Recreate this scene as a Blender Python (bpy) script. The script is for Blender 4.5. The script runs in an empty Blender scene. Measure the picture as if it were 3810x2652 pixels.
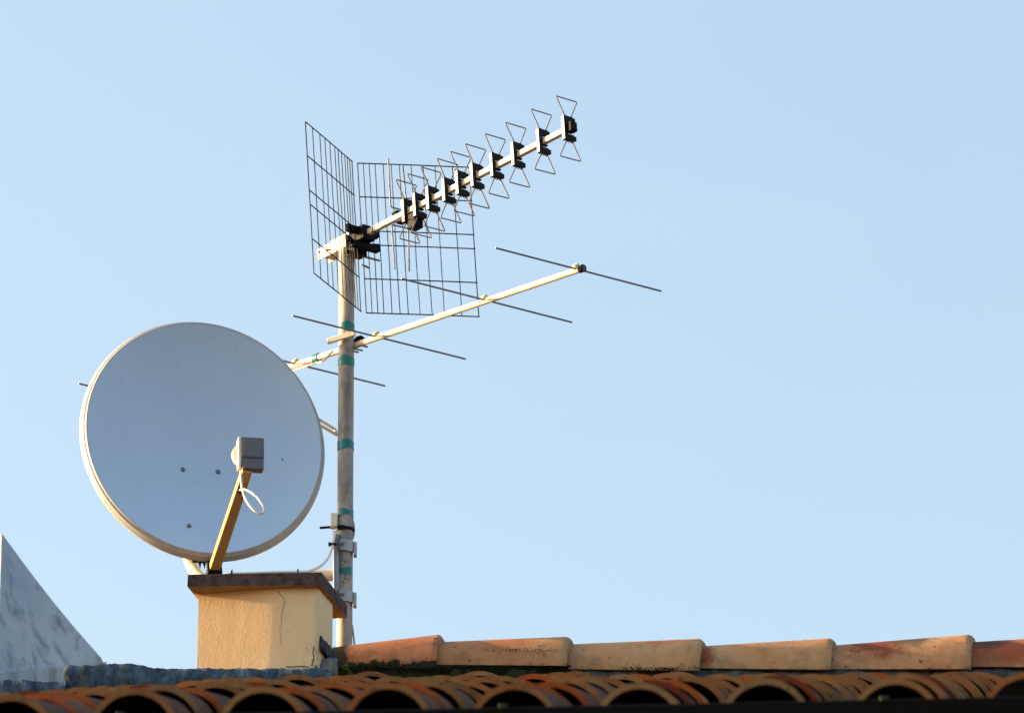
import bpy, math, random
from mathutils import Vector, Matrix, Euler
random.seed(7)
R = math.radians
SC = bpy.context.scene
COL = SC.collection

# ------------------------------------------------------------------ camera
F = 30000.0                       # focal length in photo pixels (long telephoto)
CX, CY = 1905.0, 1326.0
PITCH = R(21.5)
CAMZ = 1.6
FWD = Vector((0, math.cos(PITCH), math.sin(PITCH)))
UPV = Vector((0, -math.sin(PITCH), math.cos(PITCH)))
RGT = Vector((1, 0, 0))
CAM = Vector((0, 0, CAMZ))

def px(u, v, Y):
    """point at world depth Y seen at photo pixel u, v"""
    d = FWD + RGT * ((u - CX) / F) + UPV * ((CY - v) / F)
    return CAM + d * (Y / d.y)

def proj(p):
    q = Vector(p) - CAM
    d = q.dot(FWD)
    return CX + F * q.dot(RGT) / d, CY - F * q.dot(UPV) / d

def mpp(Y):
    return px(CX, 2100, Y).length / F    # metres per pixel, near enough

def solve_t(O, d, u, lo=-3.0, hi=3.0):
    for _ in range(60):
        m = (lo + hi) / 2
        if proj(O + d * m)[0] < u: lo = m
        else: hi = m
    return (lo + hi) / 2

cam_d = bpy.data.cameras.new("camera")
cam_d.sensor_width = 36.0
cam_d.lens = 36.0 * F / 3810.0
cam_d.clip_start = 0.5
cam_d.clip_end = 5000
cam_d.dof.use_dof = True
cam_d.dof.focus_distance = 20.2
cam_d.dof.aperture_fstop = 7.0
cam = bpy.data.objects.new("camera", cam_d)
cam.location = CAM
cam.rotation_euler = (R(90) + PITCH, 0, 0)
COL.objects.link(cam)
SC.camera = cam

# ------------------------------------------------------------------ helpers
class MB:
    def __init__(s):
        s.v, s.f, s.m = [], [], []
    def add(s, verts, faces, mi=0):
        o = len(s.v)
        s.v += [tuple(x) for x in verts]
        s.f += [tuple(i + o for i in f) for f in faces]
        s.m += [mi] * len(faces)
    def box(s, c, ax, ay, az, mi=0):
        """box with centre c and half-axis vectors"""
        c, ax, ay, az = map(Vector, (c, ax, ay, az))
        vs = [c + ax * i + ay * j + az * k for i in (-1, 1) for j in (-1, 1) for k in (-1, 1)]
        s.add(vs, [(0, 1, 3, 2), (4, 6, 7, 5), (0, 4, 5, 1), (2, 3, 7, 6), (0, 2, 6, 4), (1, 5, 7, 3)], mi)
    def bx(s, x0, x1, y0, y1, z0, z1, mi=0):
        s.box(((x0 + x1) / 2, (y0 + y1) / 2, (z0 + z1) / 2), ((x1 - x0) / 2, 0, 0), (0, (y1 - y0) / 2, 0), (0, 0, (z1 - z0) / 2), mi)
    def tube(s, pts, r, seg=8, mi=0, cap=True, r2=None):
        pts = [Vector(p) for p in pts]
        n = len(pts)
        t0 = (pts[1] - pts[0]).normalized()
        a = Vector((0, 0, 1)) if abs(t0.z) < .9 else Vector((1, 0, 0))
        nx = t0.cross(a).normalized()
        vs = []
        for i, p in enumerate(pts):
            if i == 0: t = t0
            elif i == n - 1: t = (pts[i] - pts[i - 1]).normalized()
            else: t = ((pts[i + 1] - p).normalized() + (p - pts[i - 1]).normalized()).normalized()
            nx = (nx - t * nx.dot(t)).normalized()
            ny = t.cross(nx)
            rr = r if r2 is None else r + (r2 - r) * i / (n - 1)
            for k in range(seg):
                w = 2 * math.pi * k / seg
                vs.append(p + nx * (rr * math.cos(w)) + ny * (rr * math.sin(w)))
        fs = []
        for i in range(n - 1):
            for k in range(seg):
                k2 = (k + 1) % seg
                fs.append((i * seg + k, i * seg + k2, (i + 1) * seg + k2, (i + 1) * seg + k))
        if cap:
            fs.append(tuple(reversed(range(seg))))
            fs.append(tuple((n - 1) * seg + k for k in range(seg)))
        s.add(vs, fs, mi)
    def grid(s, rows, mi=0, close=False):
        n, m = len(rows), len(rows[0])
        vs = [p for r_ in rows for p in r_]
        fs = []
        for i in range(n - 1):
            for j in range(m - 1 if not close else m):
                j2 = (j + 1) % m
                fs.append((i * m + j, i * m + j2, (i + 1) * m + j2, (i + 1) * m + j))
        s.add(vs, fs, mi)
    def build(s, name, mats, parent=None, sharp=35, bevel=0, smooth=True, bseg=2):
        me = bpy.data.meshes.new(name)
        me.from_pydata(s.v, [], s.f)
        mats = mats if isinstance(mats, (list, tuple)) else [mats]
        for m in mats: me.materials.append(m)
        for p, mi in zip(me.polygons, s.m):
            p.material_index = mi
            p.use_smooth = smooth
        import bmesh
        bm = bmesh.new(); bm.from_mesh(me)
        bmesh.ops.recalc_face_normals(bm, faces=bm.faces[:])
        bm.to_mesh(me); bm.free()
        if smooth: me.set_sharp_from_angle(angle=R(sharp))
        o = bpy.data.objects.new(name, me)
        COL.objects.link(o)
        if parent: o.parent = parent
        if bevel:
            md = o.modifiers.new("bevel", 'BEVEL'); md.width = bevel; md.segments = bseg; md.limit_method = 'ANGLE'; md.angle_limit = R(40)
        return o

def fillet(pts, r, n=4):
    """round the inner corners of a polyline"""
    pts = [Vector(p) for p in pts]
    out = [pts[0]]
    for i in range(1, len(pts) - 1):
        a, b, c = pts[i - 1], pts[i], pts[i + 1]
        d1, d2 = (a - b).normalized(), (c - b).normalized()
        rr = min(r, (a - b).length * .45, (c - b).length * .45)
        p, q = b + d1 * rr, b + d2 * rr
        for k in range(n + 1):
            t = k / n
            out.append(p * (1 - t) ** 2 + b * (2 * t * (1 - t)) + q * t * t)
    out.append(pts[-1])
    return out

def spline(pts, n=8):
    """Catmull-Rom through points"""
    pts = [Vector(p) for p in pts]
    e = [pts[0] * 2 - pts[1]] + pts + [pts[-1] * 2 - pts[-2]]
    out = []
    for i in range(1, len(e) - 2):
        p0, p1, p2, p3 = e[i - 1:i + 3]
        for k in range(n):
            t = k / n
            out.append(.5 * ((2 * p1) + (p2 - p0) * t + (2 * p0 - 5 * p1 + 4 * p2 - p3) * t * t + (3 * p1 - p0 - 3 * p2 + p3) * t ** 3))
    out.append(pts[-1])
    return out

def tag(o, label=None, cat=None, group=None, kind=None):
    if label: o['label'] = label
    if cat: o['category'] = cat
    if group: o['group'] = group
    if kind: o['kind'] = kind
    return o

def thing(name, label, cat, loc=(0, 0, 0), mat=None, group=None):
    o = bpy.data.objects.new(name, None)
    o.empty_display_size = .1
    COL.objects.link(o)
    if mat is not None:
        o.matrix_world = Matrix.Translation(Vector(loc)) @ mat.to_4x4()
    else:
        o.location = loc
    return tag(o, label, cat, group)

# ------------------------------------------------------------------ materials
def new_mat(name):
    m = bpy.data.materials.new(name); m.use_nodes = True
    nt = m.node_tree
    b = nt.nodes["Principled BSDF"]
    return m, nt, b

def N(nt, t, **kw):
    n = nt.nodes.new(t)
    for k, v in kw.items(): setattr(n, k, v)
    return n

def coord(nt, scale=(1, 1, 1)):
    tc = N(nt, 'ShaderNodeTexCoord'); mp = N(nt, 'ShaderNodeMapping')
    mp.inputs['Scale'].default_value = scale
    nt.links.new(tc.outputs['Object'], mp.inputs['Vector'])
    return mp.outputs['Vector']

def noise(nt, vec, scale, detail=6, rough=.6, dist=0):
    n = N(nt, 'ShaderNodeTexNoise')
    n.inputs['Scale'].default_value = scale; n.inputs['Detail'].default_value = detail
    n.inputs['Roughness'].default_value = rough; n.inputs['Distortion'].default_value = dist
    nt.links.new(vec, n.inputs['Vector'])
    return n.outputs['Fac']

def ramp(nt, fac, stops):
    r = N(nt, 'ShaderNodeValToRGB')
    el = r.color_ramp.elements
    while len(el) < len(stops): el.new(.5)
    for e, (p, c) in zip(el, stops):
        e.position = p
        e.color = (c, c, c, 1) if not isinstance(c, (tuple, list)) else (*c, 1)
    nt.links.new(fac, r.inputs['Fac'])
    return r.outputs['Color']

def mix(nt, fac, a, b, mode='MIX'):
    m = N(nt, 'ShaderNodeMix', data_type='RGBA', blend_type=mode)
    for s, x in ((0, fac), (6, a), (7, b)):
        if isinstance(x, (int, float)): m.inputs[s].default_value = x
        elif isinstance(x, tuple): m.inputs[s].default_value = (*x, 1)
        else: nt.links.new(x, m.inputs[s])
    return m.outputs[2]

def bump(nt, b, h, strength, dist):
    n = N(nt, 'ShaderNodeBump')
    n.inputs['Strength'].default_value = strength; n.inputs['Distance'].default_value = dist
    nt.links.new(h, n.inputs['Height']); nt.links.new(n.outputs['Normal'], b.inputs['Normal'])

def simple(name, c, rough=.5, metal=0, var=.12, scale=60, bmp=0, spec=.5):
    m, nt, b = new_mat(name)
    v = coord(nt)
    f = noise(nt, v, scale)
    lo = tuple(x * (1 - var) for x in c); hi = tuple(min(1, x * (1 + var)) for x in c)
    nt.links.new(ramp(nt, f, [(.3, lo), (.7, hi)]), b.inputs['Base Color'])
    b.inputs['Roughness'].default_value = rough; b.inputs['Metallic'].default_value = metal
    b.inputs['Specular IOR Level'].default_value = spec
    if bmp: bump(nt, b, noise(nt, v, scale * 3), .4, bmp)
    return m

def stained(name, c, dirt, scale, amount=.5, rough=.5, metal=0, streak=(1, 1, 1), bmp=0, rough2=None, spec=.5):
    """base colour with patches and specks of dirt"""
    m, nt, b = new_mat(name)
    v = coord(nt, streak)
    f1 = noise(nt, v, scale, 8, .65, .4)
    f2 = noise(nt, v, scale * 6, 4, .6)
    s1 = ramp(nt, f1, [(.62 - amount * .25, 0.0), (.78 - amount * .1, 1.0)])
    s2 = ramp(nt, f2, [(.60, 0.0), (.72, .8)])
    base = mix(nt, noise(nt, v, scale * .4), tuple(x * .9 for x in c), tuple(min(1, x * 1.08) for x in c))
    c1 = mix(nt, s1, base, dirt)
    c2 = mix(nt, s2, c1, tuple(x * .7 for x in dirt))
    mm = mix(nt, amount, base, c2)
    nt.links.new(mm, b.inputs['Base Color'])
    b.inputs['Roughness'].default_value = rough; b.inputs['Metallic'].default_value = metal
    b.inputs['Specular IOR Level'].default_value = spec
    if bmp: bump(nt, b, f2, .5, bmp)
    return m

def clay(name, c, dark, lich=(.30, .26, .20), dirt=.5, hue=(.30, .07, .03), lo=.5):
    m, nt, b = new_mat(name)
    v = coord(nt)
    oi = N(nt, 'ShaderNodeObjectInfo')
    ad = N(nt, 'ShaderNodeVectorMath', operation='ADD')
    mu = N(nt, 'ShaderNodeMath', operation='MULTIPLY'); mu.inputs[1].default_value = 37.0
    nt.links.new(oi.outputs['Random'], mu.inputs[0])
    nt.links.new(v, ad.inputs[0]); nt.links.new(mu.outputs[0], ad.inputs[1])
    v = ad.outputs[0]
    big = noise(nt, v, 5, 4, .55, .6)
    mid = noise(nt, v, 22, 8, .65, .3)
    fine = noise(nt, v, 130, 5, .7)
    base = mix(nt, ramp(nt, big, [(.36, 0.0), (.66, 1.0)]), c, hue)
    d = ramp(nt, mid, [(.50, 0.0), (.68, 1.0)])
    d2 = mix(nt, dirt, (0, 0, 0), d, 'MIX')
    col = mix(nt, d2, base, dark)
    l = ramp(nt, fine, [(.62, 0.0), (.70, .55)])
    col = mix(nt, l, col, lich)
    sp = ramp(nt, noise(nt, v, 75, 3, .5), [(.66, 0.0), (.71, .8)])
    col = mix(nt, sp, col, tuple(x * .5 for x in dark))
    rv = ramp(nt, oi.outputs['Random'], [(0.0, .82), (1.0, 1.12)])
    col = mix(nt, 1.0, col, rv, 'MULTIPLY')
    nt.links.new(col, b.inputs['Base Color'])
    b.inputs['Roughness'].default_value = .85
    b.inputs['Specular IOR Level'].default_value = .25
    bump(nt, b, fine, .35, .003)
    return m

M = {}
M['wire'] = simple('dark_wire', (.006, .007, .010), .6, 0, spec=.2)
M['rod'] = simple('weathered_aluminium_rod', (.17, .17, .205), .6, .3, .25, 40)
M['cream_metal'] = stained('cream_weathered_metal', (.62, .56, .47), (.32, .25, .17), 22, .55, .5)
M['mast_paint'] = stained('weathered_galvanised_mast', (.41, .385, .355), (.12, .11, .10), 22, 1.0, .6, 0, (1, 1, .35), .0008)
M['black_plastic'] = simple('black_plastic', (.004, .005, .008), .6, spec=.1)
M['grey_plastic'] = simple('dark_grey_plastic', (.008, .010, .014), .55, spec=.12)
M['teal_tape'] = simple('teal_tape', (.0, .15, .145), .35, 0, .15, 90)
M['pipe'] = stained('cream_pipe', (.66, .58, .45), (.35, .28, .2), 20, .3, .45)
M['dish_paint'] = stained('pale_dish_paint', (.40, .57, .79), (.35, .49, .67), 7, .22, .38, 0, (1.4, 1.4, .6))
M['dish_back'] = simple('dish_back_paint', (.45, .46, .48), .5)
M['rim_paint'] = simple('dish_rim_paint', (.35, .36, .38), .4, 0, .05)
M['arm_paint'] = stained('bounce_tinted_arm_paint', (.52, .34, .13), (.28, .15, .04), 60, .5, .45)  # orange bounce light on the arm's underside is put into this colour
M['lnb_plastic'] = simple('grey_lnb_plastic', (.105, .12, .145), .5, 0, .06)
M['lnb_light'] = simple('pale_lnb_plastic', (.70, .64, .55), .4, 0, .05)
M['screw'] = simple('zinc_screw', (.16, .19, .24), .3, .9)
M['galv'] = stained('galvanised_steel', (.34, .36, .38), (.16, .17, .19), 40, .6, .45, .5)
M['cable_white'] = simple('white_cable', (.72, .68, .62), .4)
M['cable_grey'] = simple('grey_cable', (.30, .31, .33), .5)
M['insulator'] = simple('yellowed_insulator', (.60, .42, .14), .5)
M['ink'] = simple('dark_ink', (.03, .03, .035), .7)

def plaster():
    m, nt, b = new_mat('ochre_plaster')
    v = coord(nt)
    big = noise(nt, v, 4, 4, .5)
    fine = noise(nt, v, 90, 8, .7)
    pit = noise(nt, v, 200, 3, .6)
    base = mix(nt, ramp(nt, big, [(.35, 0.0), (.65, 1.0)]), (.72, .48, .25), (.70, .49, .28))
    pc = N(nt, 'ShaderNodeTexCoord'); ps = N(nt, 'ShaderNodeSeparateXYZ'); nt.links.new(pc.outputs['Object'], ps.inputs[0])
    pa = N(nt, 'ShaderNodeMath', operation='MULTIPLY_ADD'); pa.inputs[1].default_value = .10; nt.links.new(noise(nt, v, 9, 5, .6), pa.inputs[0]); nt.links.new(ps.outputs['X'], pa.inputs[2])
    pr_ = N(nt, 'ShaderNodeMapRange'); pr_.inputs[1].default_value = .19; pr_.inputs[2].default_value = .285; nt.links.new(pa.outputs[0], pr_.inputs[0])
    base = mix(nt, pr_.outputs[0], base, (.74, .57, .34))  # greyer to the right: sunlight fading across the front, put into the colour
    sp = ramp(nt, fine, [(.60, 0.0), (.74, .6)])
    col = mix(nt, sp, base, (.34, .23, .11))
    # soot and algae creeping up from the roof at the foot of the wall
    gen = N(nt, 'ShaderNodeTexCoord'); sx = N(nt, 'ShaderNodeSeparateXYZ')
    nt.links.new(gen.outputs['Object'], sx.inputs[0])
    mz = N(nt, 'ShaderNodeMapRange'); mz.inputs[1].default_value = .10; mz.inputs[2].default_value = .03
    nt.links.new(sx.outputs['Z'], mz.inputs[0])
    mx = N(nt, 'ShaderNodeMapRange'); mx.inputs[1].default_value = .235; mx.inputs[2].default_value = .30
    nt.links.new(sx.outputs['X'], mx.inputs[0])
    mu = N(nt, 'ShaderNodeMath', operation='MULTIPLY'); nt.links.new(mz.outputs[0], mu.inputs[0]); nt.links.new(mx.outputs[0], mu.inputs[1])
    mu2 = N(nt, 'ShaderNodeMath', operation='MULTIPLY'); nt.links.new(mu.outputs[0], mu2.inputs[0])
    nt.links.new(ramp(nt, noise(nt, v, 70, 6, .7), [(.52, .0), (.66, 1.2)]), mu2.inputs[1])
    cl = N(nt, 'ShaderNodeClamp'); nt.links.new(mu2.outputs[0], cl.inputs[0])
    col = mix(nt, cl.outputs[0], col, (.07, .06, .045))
    nt.links.new(col, b.inputs['Base Color'])
    b.inputs['Roughness'].default_value = .9
    b.inputs['Specular IOR Level'].default_value = .15
    h = mix(nt, .5, fine, pit)
    bump(nt, b, h, .5, .0026)
    return m
M['plaster'] = plaster()
M['crack'] = simple('crack_shadow', (.13, .09, .05), .9)
M['soffit'] = simple('bounce_tinted_soffit', (.36, .22, .09), .9, 0, .2, 40, .002, .1)  # ochre stands in for warm bounce light on the concrete underside
M['concrete'] = stained('dark_coarse_concrete', (.098, .078, .074), (.022, .018, .017), 45, .85, .95, 0, (1, 1, 1), .006, spec=.1)
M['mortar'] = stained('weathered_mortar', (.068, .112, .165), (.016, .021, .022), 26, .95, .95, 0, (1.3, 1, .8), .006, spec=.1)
M['grey_mortar'] = stained('grey_green_mortar', (.17, .19, .185), (.03, .035, .025), 30, .8, .95, 0, (1.5, 1, .5), .006, spec=.1)
M['bed_mortar'] = stained('ridge_bed_mortar', (.085, .10, .105), (.018, .022, .018), 26, .85, .95, 0, (1.2, 1, .7), .006, spec=.1)
M['mossy_mortar'] = stained('mossy_mortar', (.030, .036, .020), (.009, .012, .004), 22, .85, .95, 0, (1, 1, 1), .006, spec=.1)
M['moss'] = stained('green_moss', (.016, .019, .005), (.006, .007, .002), 60, .6, 1.0, 0, (1, 1, 1), .003, spec=.05)
M['tar'] = stained('dark_bitumen_patch', (.03, .034, .042), (.25, .26, .26), 50, .5, .9, 0, (2, 2, .6), .0012, spec=.1)
M['stone'] = stained('lichened_render', (.50, .57, .64), (.10, .135, .19), 7, .95, .9, 0, (1.3, 1.3, .45), .003, spec=.15)
def streaked_render():
    m, nt, b = new_mat('streaked_pale_render')
    v = coord(nt, (1, 1, 1))
    # streaks that run down and across the slope
    tc = N(nt, 'ShaderNodeTexCoord'); mp = N(nt, 'ShaderNodeMapping')
    mp.inputs['Rotation'].default_value = (0, R(-14), 0); mp.inputs['Scale'].default_value = (20, 20, 4.0)
    nt.links.new(tc.outputs['Object'], mp.inputs['Vector'])
    f = noise(nt, mp.outputs['Vector'], 1.0, 8, .62, .5)
    g_ = noise(nt, v, 3.2, 4, .5)
    fine = noise(nt, v, 60, 6, .7)
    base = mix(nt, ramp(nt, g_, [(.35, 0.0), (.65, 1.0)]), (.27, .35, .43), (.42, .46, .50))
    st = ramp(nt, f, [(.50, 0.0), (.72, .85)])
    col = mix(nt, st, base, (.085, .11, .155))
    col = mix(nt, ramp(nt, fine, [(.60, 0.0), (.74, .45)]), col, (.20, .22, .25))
    nt.links.new(col, b.inputs['Base Color'])
    b.inputs['Roughness'].default_value = .9; b.inputs['Specular IOR Level'].default_value = .15
    bump(nt, b, fine, .5, .006)
    return m
M['stone'] = streaked_render()
M['gutter'] = simple('dark_gutter_metal', (.003, .003, .003), .7, spec=.1)
M['deck'] = simple('dark_roof_boards', (.02, .016, .012), .9)  # kept near black to deepen the shade behind the tile arches
M['housewall'] = stained('ochre_house_render', (.45, .34, .2), (.3, .22, .13), 2, .4, .9)
M['ground'] = stained('warm_bounce_ground', (.13, .09, .05), (.10, .07, .04), .3, .5, .95)
M['tile_shade'] = simple('shaded_tile_underside', (.012, .010, .008), .95, spec=.05)  # near-black colour paints in the shade inside the tiles
def matte(m):
    m.node_tree.nodes['Principled BSDF'].inputs['Specular IOR Level'].default_value = .06
    return m
CLAY = {
    'brown':  clay('brown_clay', (.25, .145, .058), (.06, .042, .032), hue=(.29, .11, .036)),
    'sandy':  clay('sandy_clay', (.27, .175, .085), (.09, .065, .045), hue=(.24, .13, .06)),
    'orange': clay('orange_clay', (.34, .10, .024), (.11, .045, .018), hue=(.34, .078, .018)),
    'red':    clay('red_clay', (.15, .038, .017), (.04, .02, .014), hue=(.19, .034, .014)),
}
WEATHER = clay('weathered_tile_back', (.082, .050, .044), (.024, .016, .016), (.10, .08, .07), hue=(.17, .078, .038))
matte(WEATHER)
RIDGE = {
    'peach': clay('peach_ridge_clay', (.50, .285, .135), (.17, .095, .05), hue=(.50, .215, .085), dirt=.45),
    'buff': clay('buff_ridge_clay', (.48, .31, .165), (.16, .105, .06), hue=(.48, .25, .115), dirt=.45),
    'rust': clay('rust_ridge_clay', (.47, .29, .145), (.14, .08, .05), hue=(.46, .22, .10), dirt=.4),
}

def mossy_clay():
    m = clay('mossy_ridge_clay', (.38, .17, .085), (.10, .055, .04), hue=(.42, .13, .045), dirt=.6)
    nt = m.node_tree; b = nt.nodes["Principled BSDF"]
    src = b.inputs['Base Color'].links[0].from_socket
    tc = N(nt, 'ShaderNodeTexCoord'); sx = N(nt, 'ShaderNodeSeparateXYZ'); nt.links.new(tc.outputs['Object'], sx.inputs[0])
    nz = noise(nt, tc.outputs['Object'], 38, 8, .7)
    def edge(sock, lo, hi):
        a = N(nt, 'ShaderNodeMath', operation='MULTIPLY_ADD'); a.inputs[1].default_value = .06
        nt.links.new(nz, a.inputs[0]); nt.links.new(sock, a.inputs[2])
        r = N(nt, 'ShaderNodeMapRange'); r.inputs[1].default_value = hi; r.inputs[2].default_value = lo
        nt.links.new(a.outputs[0], r.inputs[0]); return r.outputs[0]
    mx = N(nt, 'ShaderNodeMath', operation='MAXIMUM')
    nt.links.new(edge(sx.outputs['X'], -.064, -.050), mx.inputs[0]); nt.links.new(edge(sx.outputs['Z'], .048, .056), mx.inputs[1])
    nt.links.new(mix(nt, mx.outputs[0], src, (.016, .017, .009)), b.inputs['Base Color'])
    return m
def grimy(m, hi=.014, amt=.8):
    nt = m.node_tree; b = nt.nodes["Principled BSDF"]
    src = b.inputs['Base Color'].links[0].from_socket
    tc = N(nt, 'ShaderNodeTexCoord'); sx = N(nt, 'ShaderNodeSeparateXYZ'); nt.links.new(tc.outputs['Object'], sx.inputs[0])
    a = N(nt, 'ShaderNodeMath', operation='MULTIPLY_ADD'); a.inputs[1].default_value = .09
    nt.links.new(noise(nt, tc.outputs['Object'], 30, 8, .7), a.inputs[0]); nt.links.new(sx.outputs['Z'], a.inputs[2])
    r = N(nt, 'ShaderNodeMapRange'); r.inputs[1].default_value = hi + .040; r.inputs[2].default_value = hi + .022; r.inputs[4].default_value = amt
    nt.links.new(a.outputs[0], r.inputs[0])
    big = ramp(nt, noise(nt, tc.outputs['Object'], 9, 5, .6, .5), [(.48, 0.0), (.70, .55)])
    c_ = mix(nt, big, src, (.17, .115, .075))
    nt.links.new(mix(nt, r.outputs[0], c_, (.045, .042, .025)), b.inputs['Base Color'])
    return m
RIDGE['mossy'] = mossy_clay()
def burnt_clay(name, patches):
    """clay with dark firing stains: (x, z, radius, stretch, colour) in the tile's own space"""
    m = clay(name, (.47, .29, .145), (.14, .08, .05), hue=(.46, .22, .10), dirt=.4)
    nt = m.node_tree; b = nt.nodes["Principled BSDF"]
    col = b.inputs['Base Color'].links[0].from_socket
    tc = N(nt, 'ShaderNodeTexCoord')
    nz = noise(nt, tc.outputs['Object'], 24, 6, .65)
    for x, z, r_, st, c_ in patches:
        mp = N(nt, 'ShaderNodeMapping'); mp.vector_type = 'POINT'
        mp.inputs['Location'].default_value = (-x / st, 0, -z); mp.inputs['Scale'].default_value = (1 / st, 0, 1)
        nt.links.new(tc.outputs['Object'], mp.inputs['Vector'])
        ln = N(nt, 'ShaderNodeVectorMath', operation='LENGTH'); nt.links.new(mp.outputs['Vector'], ln.inputs[0])
        a = N(nt, 'ShaderNodeMath', operation='MULTIPLY_ADD'); a.inputs[1].default_value = r_ * 1.3
        nt.links.new(nz, a.inputs[0]); nt.links.new(ln.outputs['Value'], a.inputs[2])
        r = N(nt, 'ShaderNodeMapRange'); r.inputs[1].default_value = r_ * 1.75; r.inputs[2].default_value = r_ * 1.05
        r.inputs[3].default_value = 0; r.inputs[4].default_value = .9
        nt.links.new(a.outputs[0], r.inputs[0])
        col = mix(nt, r.outputs[0], col, c_)
    nt.links.new(col, b.inputs['Base Color'])
    return m
ORANGE = (.46, .13, .035)
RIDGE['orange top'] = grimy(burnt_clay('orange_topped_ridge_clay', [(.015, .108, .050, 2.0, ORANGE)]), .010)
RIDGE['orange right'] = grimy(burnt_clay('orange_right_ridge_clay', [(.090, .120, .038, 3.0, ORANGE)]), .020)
RIDGE['rust'] = burnt_clay('burnt_ridge_clay', [(-.060, .088, .066, 1.5, (.17, .028, .014)), (.036, .112, .042, 1.6, (.04, .034, .034))])
RIDGE['burnt end'] = burnt_clay('red_ended_ridge_clay', [(-.150, .05, .050, .8, (.24, .05, .022))])
RIDGE['dark'] = burnt_clay('dark_ridge_clay', [(-.075, .060, .075, 1.7, (.26, .06, .025)), (-.105, .090, .036, 1.6, (.045, .036, .034))])

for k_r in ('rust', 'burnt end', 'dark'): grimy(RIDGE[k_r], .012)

# ------------------------------------------------------------------ world and sun
SUN_EL, SUN_BACK = R(11), R(7.5)
sdir = Vector((-math.cos(SUN_EL) * math.cos(SUN_BACK), math.cos(SUN_EL) * math.sin(SUN_BACK), math.sin(SUN_EL)))
w = bpy.data.worlds.new("World"); SC.world = w; w.use_nodes = True
nt = w.node_tree
bg = nt.nodes['Background']
sky = N(nt, 'ShaderNodeTexSky', sky_type='NISHITA')
sky.sun_disc = False
sky.sun_elevation = SUN_EL
sky.sun_rotation = math.atan2(sdir.x, sdir.y)
sky.altitude = 0
sky.air_density = 1.08; sky.dust_density = 4.5; sky.ozone_density = 1.0
wtc = N(nt, 'ShaderNodeTexCoord'); wmp = N(nt, 'ShaderNodeMapping'); wmp.inputs['Scale'].default_value = (3.0, 3.0, 9.0)
nt.links.new(wtc.outputs['Generated'], wmp.inputs['Vector'])
wf = ramp(nt, noise(nt, wmp.outputs['Vector'], 2.6, 5, .5, .8), [(.35, 0.0), (.75, .10)])
nt.links.new(mix(nt, wf, sky.outputs[0], (1.55, 1.80, 1.95)), bg.inputs['Color'])
bg.inputs['Strength'].default_value = .15
sd = bpy.data.lights.new("sun", 'SUN'); sd.energy = 5.0; sd.angle = R(.5); sd.color = (1.0, .67, .34)
so = bpy.data.objects.new("sun", sd); COL.objects.link(so)
so.rotation_euler = sdir.to_track_quat('Z', 'Y').to_euler()
SC.view_settings.view_transform = 'Standard'
SC.view_settings.look = 'None'
SC.view_settings.exposure = 1.64
SC.view_settings.gamma = 1.0

# ------------------------------------------------------------------ depths
Y_EAVE, Y_RIDGE = 15.09, 19.00
Y_CAP = 18.82
Y_MAST = 19.14
Y_DISH = 19.08
SK = math.tan(R(13.0))            # chimney sides run back and to the right
TSK = math.tan(R(6.2))            # tile columns run back and to the right

# ------------------------------------------------------------------ ground, house
g = MB(); g.add([(-2500, -2500, 0), (2500, -2500, 0), (2500, 2500, 0), (-2500, 2500, 0)], [(0, 1, 2, 3)])
tag(g.build('ground', M['ground']), kind='structure', label='unseen ground below the house, tinted warm for bounce light', cat='ground')  # out of view; warm colour chosen for the bounce light it throws up

# ------------------------------------------------------------------ tiled roof
ORD = ['first', 'second', 'third', 'fourth', 'fifth', 'sixth', 'seventh', 'eighth', 'ninth', 'tenth', 'eleventh', 'twelfth', 'thirteenth']
EAVE_U = {-3: -1370, -2: -900, -1: -430, 0: 42, 1: 505, 2: 984, 3: 1440, 4: 1909, 5: 2375, 6: 2853, 7: 3335, 8: 3815}
EAVE_V = {-3: 2612, -2: 2605, -1: 2600, 0: 2592, 1: 2567, 2: 2560, 3: 2552, 4: 2546, 5: 2539, 6: 2529, 7: 2522, 8: 2506}
RIDGE_V = {-3: 2598, -2: 2580, -1: 2550, 0: 2518, 1: 2500, 2: 2505, 3: 2508, 4: 2506, 5: 2508, 6: 2503, 7: 2503, 8: 2500}
def yeave(u): return Y_EAVE + .066 * (1909 - u) / 1880
COLS = {}
for c in EAVE_U:
    ye = yeave(EAVE_U[c])
    E = px(EAVE_U[c], EAVE_V[c], ye)
    yr = 19.03
    xe = E.x + TSK * (yr - ye)
    ze = px(CX, RIDGE_V[c], yr).z
    COLS[c] = (E, Vector((xe, yr, ze)))

def tile_mesh(name, L, r0, r1, th, span, mats, invert=False, seg=18, nl=6, sag=0):
    """tapered barrel tile; local +Y runs up the slope, z up; r0 lower end, r1 upper end; crest (or trough) at z=0"""
    mb = MB()
    def ring(y, r, rr):
        out = []
        for k in range(seg + 1):
            a = -span + 2 * span * k / seg
            x, z = rr * math.sin(a), rr * math.cos(a) - r
            if invert: z = -z
            out.append((x, y, z))
        return out
    outer, inner = [], []
    for i in range(nl + 1):
        t = i / nl
        r = r0 + (r1 - r0) * t
        outer.append(ring(L * t, r, r)); inner.append(ring(L * t, r, r - th))
    mb.grid(outer, 0)
    mb.grid(inner, 2)
    mb.grid([outer[0], inner[0]], 1); mb.grid([outer[-1], inner[-1]], 1)
    mb.grid([[o[0] for o in outer], [i[0] for i in inner]], 1)
    mb.grid([[o[-1] for o in outer], [i[-1] for i in inner]], 1)
    o = mb.build(name, mats, sharp=50)
    md = o.modifiers.new("edge", 'BEVEL'); md.width = .0025; md.segments = 2; md.limit_method = 'ANGLE'; md.angle_limit = R(60)
    return o

S_TILE = .36
def visible(p, m=80):
    u, v = proj(p)
    return -m < u < 3810 + m

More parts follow.
